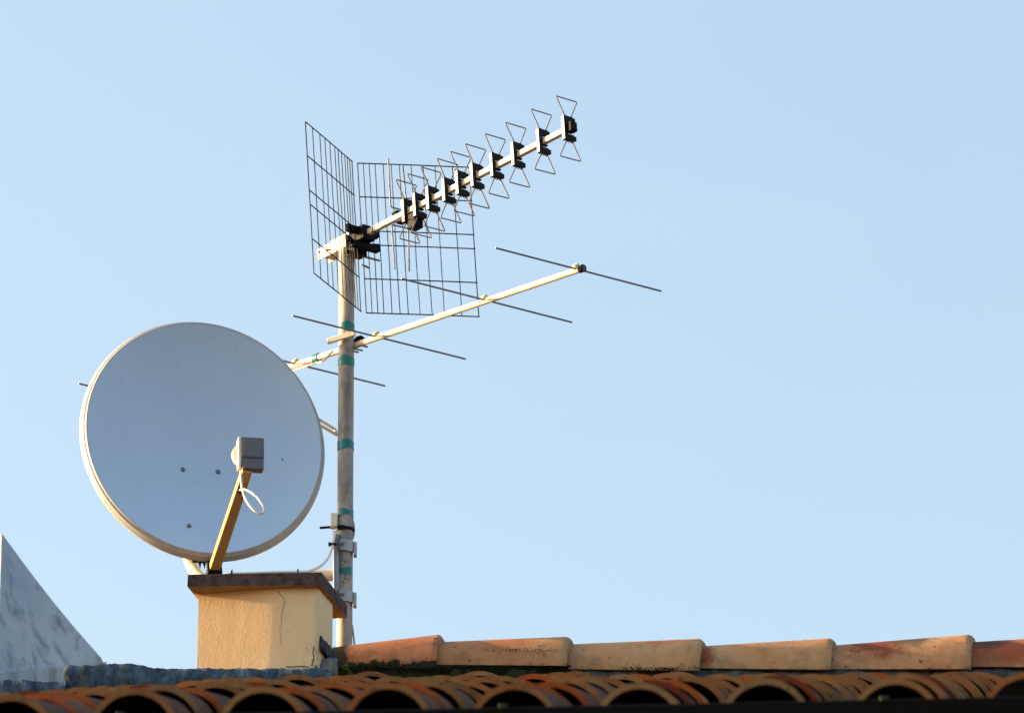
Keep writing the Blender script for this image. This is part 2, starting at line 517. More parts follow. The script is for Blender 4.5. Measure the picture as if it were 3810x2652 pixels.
cover0 = tile_mesh('roof_tile', .46, .092, .073, .012, R(88), [WEATHER, CLAY['brown'], M['tile_shade']])
pan0 = tile_mesh('channel_tile', .46, .074, .090, .012, R(80), [WEATHER, CLAY['brown'], WEATHER], invert=True)
first_c, first_p = [True], [True]
def frame(E, T):
    g_ = (T - E).normalized()
    x = Vector((1, 0, 0)); x = (x - g_ * x.dot(g_)).normalized()
    z = x.cross(g_)
    return Matrix((x, g_, z)).transposed()
def put(proto, first, pos, rot, mats, name):
    if first[0]:
        o = proto; first[0] = False
    else:
        o = proto.copy(); COL.objects.link(o)
    o.matrix_world = Matrix.Translation(pos) @ rot.to_4x4()
    for i, mt in mats.items():
        o.material_slots[i].link = 'OBJECT'; o.material_slots[i].material = mt
    return o
SPECIAL = {(0, 1): 'orange', (0, 2): 'orange', (1, 1): 'sandy', (1, 2): 'orange', (2, 1): 'orange', (2, 2): 'sandy', (3, 1): 'orange', (3, 2): 'brown', (4, 0): 'brown', (4, 1): 'orange',
           (5, 1): 'red', (5, 2): 'orange', (6, 1): 'red', (6, 0): 'sandy', (5, 0): 'sandy', (7, 2): 'red', (7, 3): 'sandy', (7, 1): 'brown', (8, 0): 'brown', (-1, 5): 'red', (0, 5): 'red', (1, 5): 'red',
           (1, 0): 'brown', (2, 0): 'brown', (3, 0): 'brown', (0, 0): 'brown'}
def col_words(c, what):
    if c >= 0: return 'in the %s %s column from the left' % (ORD[c], what)
    return {-1: 'in the %s column just beyond left edge', -2: 'in the %s column second beyond left edge', -3: 'in the %s column farthest beyond left edge'}[c] % what
for c, (E, T) in COLS.items():
    L = (T - E).length
    rot0 = frame(E, T)
    g_ = rot0.col[1]
    n = int(L / S_TILE) + 1
    for k in range(n):
        base = E + g_ * (k * S_TILE + random.uniform(-.012, .012))
        if k == 0: base = E.copy()
        # tiles dip at their upper end so the next course rides on top
        rx = -math.atan2(.025, .46)
        jit = Euler((rx + R(random.uniform(-.5, .5)), R(random.uniform(-3, 3)), R(random.uniform(-1.8, 1.8)))).to_matrix()
        pos = base + rot0.col[0] * (random.uniform(-.007, .007) if k else 0) + rot0.col[2] * (random.uniform(-.005, .006) + .004)
        if not (visible(pos, 420) or visible(pos + g_ * .46, 420)): continue
        if proj(pos)[1] < 2470: continue
        colr = SPECIAL.get((c, k)) or random.choice(['brown', 'brown', 'brown', 'brown', 'brown', 'sandy', 'sandy', 'orange'])
        o = put(cover0, first_c, pos, rot0 @ jit, {0: CLAY[colr] if random.random() < .12 and k > 1 else WEATHER, 1: CLAY[colr]}, 'roof_tile')
        tag(o, '%s clay cover tile, %s course up, %s' % (colr, ORD[k], col_words(c, 'arch')), 'roof tile', 'barrel cover tiles on the roof slope')
    # channel tiles between this column and the next one to the right
    if c + 1 in COLS:
        E2, T2 = COLS[c + 1]
        Em, Tm = (E + E2) / 2, (T + T2) / 2
        rot1 = frame(Em, Tm)
        for k in range(n):
            pos = Em + rot1.col[1] * (k * S_TILE + .02) + rot1.col[2] * (-.155)
            if not (visible(pos, 100) or visible(pos + g_ * .46, 100)): continue
            if k > 5: continue
            rx = -math.atan2(.016, .46)
            o = put(pan0, first_p, pos, rot1 @ Euler((rx, 0, R(random.uniform(-1, 1)))).to_matrix(), {0: WEATHER, 1: CLAY[random.choice(['brown', 'sandy'])]}, 'channel_tile')
            tag(o, 'dark clay channel tile, %s course up, %s' % (ORD[k], col_words(c, 'channel')), 'roof tile', 'channel tiles between the cover tiles')

# boards under the tiles, house walls
def roof_pt(c, dz, t):
    E, T = COLS[c]
    return E.lerp(T, t) + Vector((0, 0, dz))
mb = MB()
rows = []
for c in sorted(COLS): rows.append([roof_pt(c, -.19, t) for t in (0.03, .5, 1.04)])
low = [[p + Vector((0, 0, -.03)) for p in r_] for r_ in rows]
mb.grid(rows); mb.grid(low)
mb.grid([[r_[0] for r_ in rows], [r_[0] for r_ in low]]); mb.grid([[r_[-1] for r_ in rows], [r_[-1] for r_ in low]])
# far slope of the roof, beyond the ridge
far = []
for c in sorted(COLS):
    T = COLS[c][1]
    far.append([T + Vector((.0, .06, -.16)), T + Vector((.4, 3.9, -1.55))])
mb.grid(far); mb.grid([[p + Vector((0, 0, -.03)) for p in r_] for r_ in far])
tag(mb.build('roof_deck', M['deck']), 'dark light-blocking boards under the clay tiles', 'roof')  # put in to keep light out of the hollows below the tiles
mb = MB()
xl, xr = COLS[-3][0].x, COLS[8][0].x
ze = COLS[4][0].z - .36
mb.bx(xl, xr, 15.55, 15.85, 0, ze)
mb.bx(xl, xl + .3, 15.851, 22.2, 0, ze); mb.bx(xr - .3, xr, 15.851, 22.2, 0, ze); mb.bx(xl, xr, 22.201, 22.5, 0, ze)
tag(mb.build('house_wall', M['housewall']), 'ochre rendered house wall below the eave', 'wall')

# ------------------------------------------------------------------ gutter
gt = thing('gutter', 'dark metal gutter running along the eave at the bottom edge', 'gutter', (0, 0, 0))
def gut_pt(u):
    return px(u, 2644 - .0209 * (u - 1590), yeave(u) - .11)
mb = MB()
rows = []
for u in range(-700, 4600, 200):
    p = gut_pt(u)
    ring = []
    for k in range(13):
        a = math.pi * k / 12
        ring.append(p + Vector((0, .055 - .055 * math.cos(a), -.055 * math.sin(a) - .004)))
    # rolled front lip
    lip = [p + Vector((0, .004 + .006 * math.cos(b), .0 + .006 * math.sin(b))) for b in [i * math.pi / 4 for i in range(2, 7)]]
    rows.append(lip + ring)
mb.grid(rows)
go = mb.build('trough', M['gutter'], gt)
md = go.modifiers.new("thick", 'SOLIDIFY'); md.thickness = .002
for u in (1872, 3290, 450):
    p = gut_pt(u)
    b = MB()
    b.box(p + Vector((0, .0, .004)), (.008, 0, 0), (0, .012, 0), (0, 0, .004))
    b.box(p + Vector((0, .055, .009)), (.009, 0, 0), (0, .058, 0), (0, 0, .002))
    b.build('gutter_bracket', simple('bracket_paint', (.010, .016, .011), .8), gt, bevel=.001)

# ------------------------------------------------------------------ ridge tiles
def ridge_tile(u0, vt0, vb0, u1, vt1, vb1, mats, label, idx):
    """barrel ridge tile; left end (u0) tucked under its neighbour, right end (u1) lipped"""
    o = thing_mesh = None
    mb = MB()
    seg, nl = 22, 10
    e = R(20)
    kx = Vector((TSK * 1.6, 1, 0))      # cross direction runs back and right
    def ring(u, vt, vb, inset, inset_t):
        pb = px(u, vb, Y_RIDGE + .026 * (1 - inset_t))
        h = (vb - vt) * mpp(Y_RIDGE)
        r = h / .671 * (1 if inset_t < .955 else 1 - .11 * ((inset_t - .955) / .045) ** 2)
        out = []
        for k in range(seg + 1):
            a = math.pi * k / seg
            ins = inset * (.30 + .70 * math.sin(a))
            yy = r - (r - ins) * math.cos(a); zz = (r - ins) * math.sin(a) * 1.02
            out.append(pb + kx * yy + Vector((0, 0, zz)))
        return out
    outer, inner = [], []
    for t in [i / nl * .92 for i in range(nl + 1)] + [.94, .955, .967, .978, .988, 1.0]:
        u = u0 + (u1 - u0) * t
        outer.append(ring(u, vt0 + (vt1 - vt0) * t, vb0 + (vb1 - vb0) * t, 0, t))
        inner.append(ring(u, vt0 + (vt1 - vt0) * t, vb0 + (vb1 - vb0) * t, .021, t))
    mb.grid(outer, 0); mb.grid(inner, 1)
    mb.grid([outer[0], inner[0]], 0); mb.grid([outer[-1], inner[-1]], 0)
    mb.grid([[q[0] for q in outer], [q[0] for q in inner]], 0); mb.grid([[q[-1] for q in outer], [q[-1] for q in inner]], 0)
    o = mb.build('ridge_tile', [mats, M['tile_shade']], sharp=55)
    c = px((u0 + u1) / 2, (vb0 + vb1) / 2, Y_RIDGE)
    o.data.transform(Matrix.Translation(-c)); o.location = c
    md = o.modifiers.new("edge", 'BEVEL'); md.width = .006; md.segments = 3; md.limit_method = 'ANGLE'; md.angle_limit = R(60)
    tag(o, label, 'ridge tile', 'clay ridge tiles along the top of the roof')
    return o
RT = [
    (1225, 2410, 2484, 1622, 2364, 2484, 'mossy', 'mossy brown ridge tile touching the chimney and mast foot'),
    (1600, 2392, 2471, 2108, 2372, 2475, 'orange top', 'buff ridge tile with a speckled moss line, above green mortar'),
    (2085, 2401, 2487, 2603, 2380, 2494, 'orange right', 'peach ridge tile second to the right of the mossy one'),
    (2580, 2408, 2484, 3092, 2378, 2490, 'burnt end', 'plain sandy ridge tile left of the dark red stained one'),
    (3070, 2406, 2488, 3612, 2364, 2487, 'rust', 'sandy ridge tile with a dark red and black stain'),
    (3590, 2393, 2478, 4090, 2364, 2482, 'dark', 'ridge tile cut off by the right edge of the photo'),
]
for i, (u0, a, b, u1, c, d, mt, lb) in enumerate(RT):
    ridge_tile(u0, a, b, u1, c, d, RIDGE[mt], lb, i)

# ------------------------------------------------------------------ mortar along the ridge
def lump(*a):
    return sum(math.sin(x * f_ + p_) * w_ for x, f_, p_, w_ in a)
def mortar(name, us, vtop, vbot, yfront, depth, mat, label, amp=3.0, cat='mortar'):
    mb = MB()
    rows = []
    rnd = random.Random(len(label))
    for u in us:
        vt, vb = vtop(u) + 1.6 * math.sin(u * .047) + 1.2 * math.sin(u * .11 + 2), vbot(u)
        row = []
        for j in range(7):
            t = j / 6
            v = vb + (vt - vb) * t
            yy = yfront - .012 * math.sin(t * 3.1) + .012 * t * t + (rnd.random() - .5) * .006 + .003 * math.sin(u * .031 + t * 2) + .002 * math.sin(u * .083 + 1 + t * 3)
            row.append(px(u, v + (rnd.random() - .5) * amp, yy))
        p = row[-1]
        for j in range(1, 5):
            row.append(p + Vector((0, depth * j / 4, .012 * math.sin(j / 4 * math.pi) + (rnd.random() - .5) * .004)))
        q = row[-1]
        row.append(Vector((q.x, q.y, row[0].z)))
        rows.append(row)
    mb.grid(rows)
    return tag(mb.build(name, mat, sharp=70), label, cat)
import bisect
def interp(pts):
    xs = [p[0] for p in pts]
    def f(x):
        if x <= xs[0]: return pts[0][1]
        if x >= xs[-1]: return pts[-1][1]
        i = bisect.bisect(xs, x)
        (a, b), (c, d) = pts[i - 1], pts[i]
        return b + (d - b) * (x - a) / (c - a)
    return f
mortar('mortar_bed', range(1225, 2125, 12), lambda u: 2462, lambda u: 2550, 19.020, .15, M['mossy_mortar'], 'dark green mossy mortar bed under the left ridge tiles', 3)
mortar('mortar_bed', range(2124, 4200, 14), lambda u: 2476, lambda u: 2545, 19.030, .15, M['bed_mortar'], 'grey mortar bed under the ridge tiles on the right', 3)
mortar('mortar_bed', range(1160, 1258, 6), interp([(1160, 2486), (1172, 2462), (1185, 2448), (1258, 2446)]), lambda u: 2560, 18.86, .10, M['grey_mortar'], 'pale grey mortar lump between the chimney foot and first ridge tile', 5)
mtop = interp([(236, 2486), (250, 2474), (380, 2472), (420, 2466), (490, 2468), (560, 2480), (625, 2488), (700, 2485), (1200, 2486)])
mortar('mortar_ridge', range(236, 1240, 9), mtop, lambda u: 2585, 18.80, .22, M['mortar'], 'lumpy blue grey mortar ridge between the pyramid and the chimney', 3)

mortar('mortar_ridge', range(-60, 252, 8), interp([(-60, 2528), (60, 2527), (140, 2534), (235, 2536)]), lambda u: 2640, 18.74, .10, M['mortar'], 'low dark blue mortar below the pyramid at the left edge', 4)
# moss cushions along the foot of the ridge tiles
mb = MB()
rnd = random.Random(3)
def blob(p, r):
    n1, n2 = 6, 4
    rows = []
    for i in range(n2 + 1):
        th = math.pi * i / n2
        rows.append([p + Vector((r * 1.3 * math.sin(th) * math.cos(2 * math.pi * k / n1), r * math.sin(th) * math.sin(2 * math.pi * k / n1), r * .8 * math.cos(th))) * rnd.uniform(.75, 1.25) for k in range(n1)])
    mb.grid(rows, close=True)
for i in range(1100):
    u = rnd.uniform(1240, 1640) if i < 300 else rnd.uniform(1640, 2120)
    big = max(0, 1 - abs(u - 1420) / 120)
    v = 2486 - rnd.random() ** 2 * (10 + 24 * big) + rnd.uniform(0, 10) if i < 300 else 2476 + rnd.uniform(-2, 30)
    hgt = (2484 - v) * mpp(Y_RIDGE)
    yy = Y_RIDGE + .11 - math.sqrt(max(.0001, .11 ** 2 - max(0, hgt) ** 2))
    if i >= 300: yy = Y_RIDGE + .012
    blob(px(u, v, yy + .001), rnd.uniform(.0010, .0028))
for i in range(130):
    u = rnd.choice([rnd.gauss(2350, 30), rnd.gauss(2440, 30), rnd.gauss(2480, 20)])
    blob(px(u, 2488 + rnd.uniform(-7, 3), Y_RIDGE + .0), rnd.uniform(.0007, .0018))
for i in range(110):
    u = rnd.gauss(1950, 65); t = rnd.gauss(0, 1)
    v = 2416 + 3 * t
    hgt = (2474 - v) * mpp(Y_RIDGE) / .93
    blob(px(u, v, Y_RIDGE + .113 - math.sqrt(max(.0001, .113 ** 2 - hgt ** 2)) + .004), rnd.uniform(.0005, .0015))
tag(mb.build('moss', M['moss'], sharp=80), 'dark green moss growing at the foot of the ridge tiles', 'moss', kind='stuff')

# ------------------------------------------------------------------ pyramid at the left
pr = thing('stone_pyramid', 'weathered pale blue grey pyramid cap at the left edge', 'pyramid', px(16, 2530, 20.45))
o0 = pr.location.copy()
ap = px(6, 1982, 20.75) - o0
fc = px(-10, 2522, 20.45) - o0          # near corner at the base, below the visible arris
rc = px(386, 2468, 20.80) - o0         # right corner
rc2 = px(378, 2448, 20.80) - o0
lc = Vector((-rc.x * 1.0, rc.y, rc.z)); lc2 = Vector((-rc2.x, rc2.y, rc2.z))
bc = Vector((ap.x - (fc.x - ap.x), 2 * ap.y - fc.y + .0, rc.z)); 
fc2 = px(-10, 2504, 20.45) - o0
bc2 = Vector((bc.x, bc.y, rc2.z))
mb = MB()
n = 14
def face(a, b, c, nu=16, nv=22, mi=0, amp=.010):
    rows = []
    for i in range(nv + 1):
        t = i / nv
        l, r_ = a.lerp(b, t), a.lerp(c, t)
        row = []
        for j in range(nu + 1):
            p = l.lerp(r_, j / nu)
            p = p - Vector((0, 0, .011 * math.sin(math.pi * t) ))
            if 0 < j < nu and 0 < i < nv: p = p + Vector(((rnd.random() - .5), (rnd.random() - .5), (rnd.random() - .5))) * amp * t
            row.append(p)
        rows.append(row)
    mb.grid(rows, mi)
face(ap, fc2, rc2); face(ap, rc2, bc2); face(ap, bc2, lc2); face(ap, lc2, fc2)
for a, b, a2, b2 in ((fc2, rc2, fc, rc), (rc2, bc2, rc, bc), (bc2, lc2, bc, lc), (lc2, fc2, lc, fc)):
    mb.grid([[a.lerp(b, t / 10) for t in range(11)], [a2.lerp(b2, t / 10) for t in range(11)]])
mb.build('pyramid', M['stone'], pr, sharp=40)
mb = MB()
ins = 1.03
base_t = [Vector((p.x * ins, ap.y + (p.y - ap.y) * ins, p.z)) for p in (fc, rc, bc, lc)]
base_t[0] = Vector((fc.x, fc.y - .012, fc.z))
base_t = [p + Vector((0, 0, .006)) for p in base_t]
base_b = [p + Vector((0, 0, -1.3)) for p in base_t]
for i in range(4):
    a, b = base_t[i], base_t[(i + 1) % 4]; a2, b2 = base_b[i], base_b[(i + 1) % 4]
    mb.grid([[a.lerp(b, t / 8) for t in range(9)], [a2.lerp(b2, t / 8) for t in range(9)]])
mb.add(base_t, [(0, 1, 2, 3)])
mb.build('plinth', M['stone'], pr, sharp=40)

# ------------------------------------------------------------------ chimney
ch = thing('chimney', 'squat ochre plastered chimney under a dark concrete slab', 'chimney', px(737, 2484, Y_CAP + .03))
co = ch.location.copy()
D_CAP = .256
def L2(p): return Vector(p) - co
# slab
fl_t, fr_t = px(699, 2136, Y_CAP), px(1196, 2128, Y_CAP)
fl_b, fr_b = px(697, 2181, Y_CAP), px(1195, 2175.5, Y_CAP)
bk = Vector((D_CAP * SK, D_CAP, .004))
mb = MB()
nu, nd = 40, 20
rc_ = random.Random(5)
def jitter(p, a): return p + Vector(((rc_.random() - .5) * a, (rc_.random() - .5) * a, (rc_.random() - .5) * a))
def surf(a, b, c, d, n1, n2, am):
    rows = []
    for i in range(n2 + 1):
        t = i / n2
        l, r_ = a.lerp(d, t), b.lerp(c, t)
        rows.append([jitter(l.lerp(r_, j / n1), am if 0 < j < n1 and 0 < i < n2 else 0) for j in range(n1 + 1)])
    mb.grid(rows)
A, B, C_, D_ = map(L2, (fl_t, fr_t, fr_b, fl_b))
A2, B2, C2, D2 = [p + bk for p in (A, B, C_, D_)]
surf(A, B, C_, D_, 50, 6, .0022)
surf(B, B2, C2, C_, 26, 6, .0022)
surf(A2, A, D_, D2, 26, 6, .0022)
surf(B2, A2, D2, C2, 40, 6, .002)
surf(A, A2, B2, B, 10, 10, .002)
n_before = len(mb.f)
surf(D_, C_, C2, D2, 10, 10, .0015)
for q in range(n_before, len(mb.f)): mb.m[q] = 1
o = mb.build('slab', [M['concrete'], M['soffit']], ch, sharp=45, bevel=0)
# wall
mb = MB()
ov = .022
x0, x1 = L2(px(737, 2200, Y_CAP + ov)).x, L2(px(1172, 2200, Y_CAP + ov)).x
yF = L2((0, Y_CAP + ov, 0)).y
DB = .125
zt = C_.z + .001
zb = -.35
def fy(s):   # the front plaster swells slightly, its left half turned towards the left
    W_ = .29; q = max(0.0, .78 - s)
    return yF + W_ * (.185 * (max(0.0, .58 - s) + .10) if s < .58 else .185 * q * q / .4)
nx_, nz_ = 30, 22
front = []
for i in range(nz_ + 1):
    z = zb + (zt - zb) * i / nz_
    row = []
    for j in range(nx_ + 1):
        s = j / nx_
        x = x0 + (x1 - x0) * s - .003 * (1 - s) * (1 - i / nz_)
        row.append(Vector((x, fy(s) + (rc_.random() - .5) * .0005, z + (0 if i < nz_ else (-.001 * (1 - s))))))
    front.append(row)
# rounded right arris, then the right side
for i, row in enumerate(front):
    z = row[0].z
    for k in range(1, 5):
        a = k / 4 * math.pi / 2 * .9
        row.append(Vector((x1 + .012 * math.sin(a), yF + .012 * (1 - math.cos(a)), z)))
    for k in range(1, 9):
        y = yF + .012 + DB * k / 8
        row.append(Vector((x1 + .012 + SK * 1.15 * (DB * k / 8) - (0.004 if k == 8 else 0), y, z)))
    row.append(Vector((x0 + SK * DB, yF + DB + .012, z)))
    row.append(Vector((x0 + .012, yF + .06, z)))
mb.grid(front, close=True)
mb.build('wall', M['plaster'], ch, sharp=50)
# crack down the front
def crackpts(pts, y):
    out = []
    for u, v in pts:
        s = (u - 737) / (1172 - 737)
        out.append(L2(px(u, v, y + 0)) + Vector((0, fy(s) - yF - .0006, 0)))
    return out
mb = MB()
ck = [(1038, 2197), (1038, 2207), (1042, 2213), (1050, 2219), (1056, 2228), (1058, 2240), (1055, 2255), (1051, 2266), (1049, 2280), (1046, 2296), (1047, 2312), (1042, 2330), (1040, 2345), (1044, 2362), (1043, 2385), (1046, 2400)]
mb.tube(crackpts(ck, Y_CAP + ov), .0007, 5, r2=.0003)
mb.build('crack', M['crack'], ch)
mb = MB()
for pts in ([(1168, 2402), (1166, 2418), (1163, 2428), (1168, 2440), (1165, 2455), (1161, 2470), (1158, 2478)], [(1062, 2479), (1085, 2480), (1110, 2478), (1150, 2480)]):
    mb.tube(crackpts(pts, Y_CAP + ov), .0012, 5)
mb.build('crack', M['ink'], ch)
# tarred patch on the right side where wall meets ridge tile
mb = MB()
rows = []
for i in range(9):
    t = i / 8
    z = L2(px(1200, 2396 + 58 * t, Y_CAP + .09)).z
    rows.append([Vector((x1 + .0145 + SK * 1.15 * (q * DB) , yF + .010 + q * DB, z + (0.012 * (rc_.random() - .3) if i in (0, 8) else 0))) + Vector((.004 * t, -.012 * t, 0)) for q in [k / 8 * .98 for k in range(9)]])
mb.grid(rows)
tp = mb.build('tar_patch', M['tar'], ch, sharp=80)
md = tp.modifiers.new("thick", 'SOLIDIFY'); md.thickness = .004; md.offset = 0

# ------------------------------------------------------------------ mast
mt_, mbm = px(1290.5, 930, Y_MAST), px(1281, 2440, Y_MAST)
ax = (mt_ - mbm).normalized()
mast = thing('antenna_mast', 'weathered grey steel mast with teal tape bands beside the chimney', 'mast', mbm)
MR = 28.8 * mpp(Y_MAST)
def on_mast(v):
    lo, hi = 0.0, 2.0
    for _ in range(50):
        m = (lo + hi) / 2
        if proj(mbm + ax * m)[1] > v: lo = m
        else: hi = m
    return ax * lo
mb = MB()
mb.tube([ax * -.35, Vector((0, 0, 0)), ax * .5, (mt_ - mbm)], MR, 32)
mb.build('pole', M['mast_paint'], mast, sharp=40)
# sleeve joint: lower tube slightly narrower inside the upper one
def band(v0, v1, a0=0, a1=360, r=None, name='tape', mat='teal_tape', seg=30, wob=.0026):
    mb = MB()
    rows = []
    r = r or MR + .0012
    p0, p1 = on_mast(v1), on_mast(v0)
    for k in range(seg + 1):
        a = R(a0 + (a1 - a0) * k / seg)
        d = Vector((math.cos(a), math.sin(a), 0))
        j0, j1 = wob * math.sin(a * 2 + v0), wob * math.sin(a * 3 + v1)
        rows.append([p0 + d * (r - .0014) + ax * j0, p0 + d * r + ax * j0, p1 + d * r + ax * j1, p1 + d * (r - .0014) + ax * j1])
    mb.grid(rows)
    return mb.build(name, M[mat], mast, sharp=40)
band(1207, 1231, 195, 470)
band(1333, 1364)
band(1643, 1677)
band(1901, 1924, 200, 480)
band(2118, 2140, 200, 325)
# worn edge of the wrapped sleeve seen at mid height and pen marks
def msurf(u, v, rr=.0006):
    p = on_mast(v)
    cu = proj(mbm + p)[0]
    s = max(-.98, min(.98, (u - cu) / 28.8))
    return p + Vector((s * (MR + rr), -math.sqrt(1 - s * s) * (MR + rr), 0))
for pts in ([(1290, 2137), (1278, 2141), (1288, 2150), (1279, 2163), (1294, 2164)], [(1272, 2170), (1282, 2178)], [(1276, 2098), (1290, 2094), (1284, 2104)]):
    mb = MB(); mb.tube([msurf(u, v) for u, v in pts], .0009, 5); mb.build('pen_mark', M['ink'], mast)

# cable tie, galvanised bracket, white joint box
ct = thing('cable_tie', 'black cable tie pulled round the mast above its bracket', 'cable tie', mbm + on_mast(1972))
mb = MB()
rows = []
for k in range(33):
    a = 2 * math.pi * k / 32
    d = Vector((math.cos(a), math.sin(a), 0))
    rows.append([d * (MR + .0004) + Vector((0, 0, -.0035)), d * (MR + .004) + Vector((0, 0, -.0035)), d * (MR + .004) + Vector((0, 0, .0035)), d * (MR + .0004) + Vector((0, 0, .0035))])
mb.grid(rows)
mb.box((-MR - .018, -MR * .6, .004), (.026, 0, .002), (0, .0012, 0), (0, 0, .003))
mb.box((-MR * .35, -MR - .002, 0), (.007, 0, 0), (0, .004, 0), (0, 0, .005))
mb.build('strap', M['black_plastic'], ct, sharp=40)

br = thing('mast_bracket', 'galvanised bracket clamping the mast behind the chimney slab', 'bracket', mbm + on_mast(2130))
bo = br.location.copy()
mb = MB()
p0, p1 = px(1250, 1990, Y_MAST - .005) - bo, px(1252, 2275, Y_MAST - .005) - bo
mid = (p0 + p1) / 2
mb.box(mid, (.0075, 0, 0), (0, .012, 0), (p1 - p0) / 2)
mb.box(mid + Vector((-.005, .0, 0)), (.0022, 0, 0), (0, .032, 0), (p1 - p0) / 2)
mb.build('plate', M['galv'], br, bevel=.0015)
for v in (2034, 2222):
    mb = MB()
    q = mbm + on_mast(v) - bo
    rows = []
    hh = .015
    for k in range(17):
        a = R(205 + 180 * k / 16)
        d = Vector((math.cos(a), math.sin(a), 0)) * (MR + .003)
        drop = .006 * (k / 16)
        rows.append([q + d + Vector((0, 0, -hh - drop)), q + d * 1.12 + Vector((0, 0, -hh - drop)), q + d * 1.12 + Vector((0, 0, hh - drop)), q + d + Vector((0, 0, hh - drop))])
    mb.grid(rows)
    mb.box(q + Vector((MR + .006, -.004, -.009)), (.004, 0, 0), (0, .012, 0), (0, 0, hh + .002))
    cl = mb.build('clamp', M['galv'], br, sharp=30)
    mb = MB()
    e0 = q + Vector((-MR * .35, -MR - .003, .002))
    mb.tube([e0, e0 + Vector((0, -.010, 0))], .0065, 6)
    mb.tube([e0 + Vector((0, -.010, 0)), e0 + Vector((0, -.017, 0))], .0035, 8)
    mb.build('bolt', M['galv'], cl, sharp=30)

jb = MB()
q = px(1243, 1938, Y_MAST - .012)
jb.box((0, 0, 0), (.009, 0, 0), (0, .012, 0), (0, 0, .019))
o = jb.build('joint_box', M['lnb_light'], None, bevel=.003); o.location = q
tag(o, 'small white plastic joint box strapped to the left of the mast', 'joint box')

# ------------------------------------------------------------------ lower antenna (long rods on a tilted boom)
V0 = px(1289, 1295, Y_MAST + MR + .009)
vb = Vector((math.cos(-.8977) * math.cos(.0884), math.sin(-.8977) * math.cos(.0884), -math.sin(.0884)))
ve = Vector((math.cos(.641), math.sin(.641), .0189)).normalized()
va = thing('rod_antenna', 'lower antenna with five long horizontal rods on a cream boom', 'antenna', V0)
def vt(u): return solve_t(V0, vb, u)
BR = 11.5 * mpp(Y_MAST)
mb = MB()
t_end = vt(2170)
mb.tube([vb * vt(560), vb * 0, vb * .5, vb * t_end], BR, 20, cap=False)
mb.tube([vb * vt(560), vb * t_end], BR - .0015, 16, cap=False, mi=0)
mb.build('boom', M['cream_metal'], va, sharp=40)
mb = MB()
mb.tube([vb * (t_end - .012), vb * (t_end - .010)], BR - .0014, 16)
rows = []
xx = vb.cross(Vector((0, 0, 1))).normalized(); yy = vb.cross(xx)
for k in range(21):
    a = 2 * math.pi * k / 20
    d = xx * math.cos(a) + yy * math.sin(a)
    rows.append([vb * (t_end - .012) + d * (BR + .0004), vb * (t_end - .012) + d * (BR + .0018), vb * (t_end + .001) + d * (BR + .0018), vb * (t_end + .001) + d * (BR - .0014), vb * (t_end - .008) + d * (BR - .0014)])
mb.grid(rows)
mb.build('end_cap', M['black_plastic'], va, sharp=40)
s_ = mpp(Y_MAST)
def rod_at(u, l_, r_, off=.003):
    t = vt(u)
    c = vb * t + Vector((0, 0, off)) - ve * 0
    mb = MB()
    mb.tube([c - ve * l_, c + ve * r_], .0024, 10)
    e_ = mb.build('rod', M['rod'], va, sharp=40)
    mb = MB()
    mb.box(c + Vector((0, 0, .0035)), vb * .006, ve * .0105, Vector((0, 0, .0068)))
    mb.box(c + Vector((0, 0, .0115)), vb * .004, ve * .004, Vector((0, 0, .003)))
    mb.build('insulator', M['insulator'], e_, bevel=.0015)
    return e_
rod_at(2147, .2512, .2625); rod_at(1806, .2602, .2716); rod_at(1402, .2629, .2804); rod_at(1102, .275, .2820); rod_at(640, .2955, .290)
# folded dipole behind the dish: its right end shows beside the mast
mb = MB()
fd = Vector((.80, .30, -.40)).normalized()
pe = px(1254, 1618, Y_MAST + .16) - V0
up_ = Vector((0, 0, 1))
pth = [pe - fd * .42 + up_ * .016, pe - fd * .006 + up_ * .012, pe, pe - fd * .42 - up_ * .010]
mb.tube(fillet(pth, .004), .0042, 8)
st = pe - fd * .42
mb.tube([st + up_ * .016, vb * solve_t(V0, vb, proj(V0 + st)[0])], .004, 8)
mb.build('folded_dipole', M['cream_metal'], va, sharp=40)
# clamp on the mast
mb = MB()
cz = Vector((0, 0, .012))
mq = mbm + on_mast(1273) - V0
mb.box(mq + Vector((-.012, -MR - .006, .003)), Vector((.036, -.010, .0075)), Vector((.0012, .0045, 0)), Vector((0, 0, .0075)))
mb.box(mq + Vector((.004, -MR - .004, .012)), Vector((.004, 0, 0)), Vector((0, .004, 0)), Vector((0, 0, .008)))
cl = mb.build('clamp', M['cream_metal'], va, bevel=.002)
mb = MB()
mb.box(mq + Vector((MR + .012, .006, .002)), Vector((.014, -.008, .002)), Vector((.006, .010, 0)), Vector((0, 0, .009)))
mb.box(mq + Vector((MR + .014, .004, .012)), Vector((.008, -.004, .001)), Vector((.004, .008, 0)), Vector((0, 0, .004)))
mb.build('clamp_jaw', M['black_plastic'], va, bevel=.0015)
for du, dv in ((1312, 1296), (1340, 1283), (1306, 1303)):
    mb = MB()
    a = px(du, dv, Y_MAST - .004) - V0
    mb.tube([a - Vector((.03, .0, -.006)), a + Vector((.020 if dv != 1296 else .026, 0, -.006))], .0024, 8)
    mb.build('bolt', M['rod'], va, sharp=40)
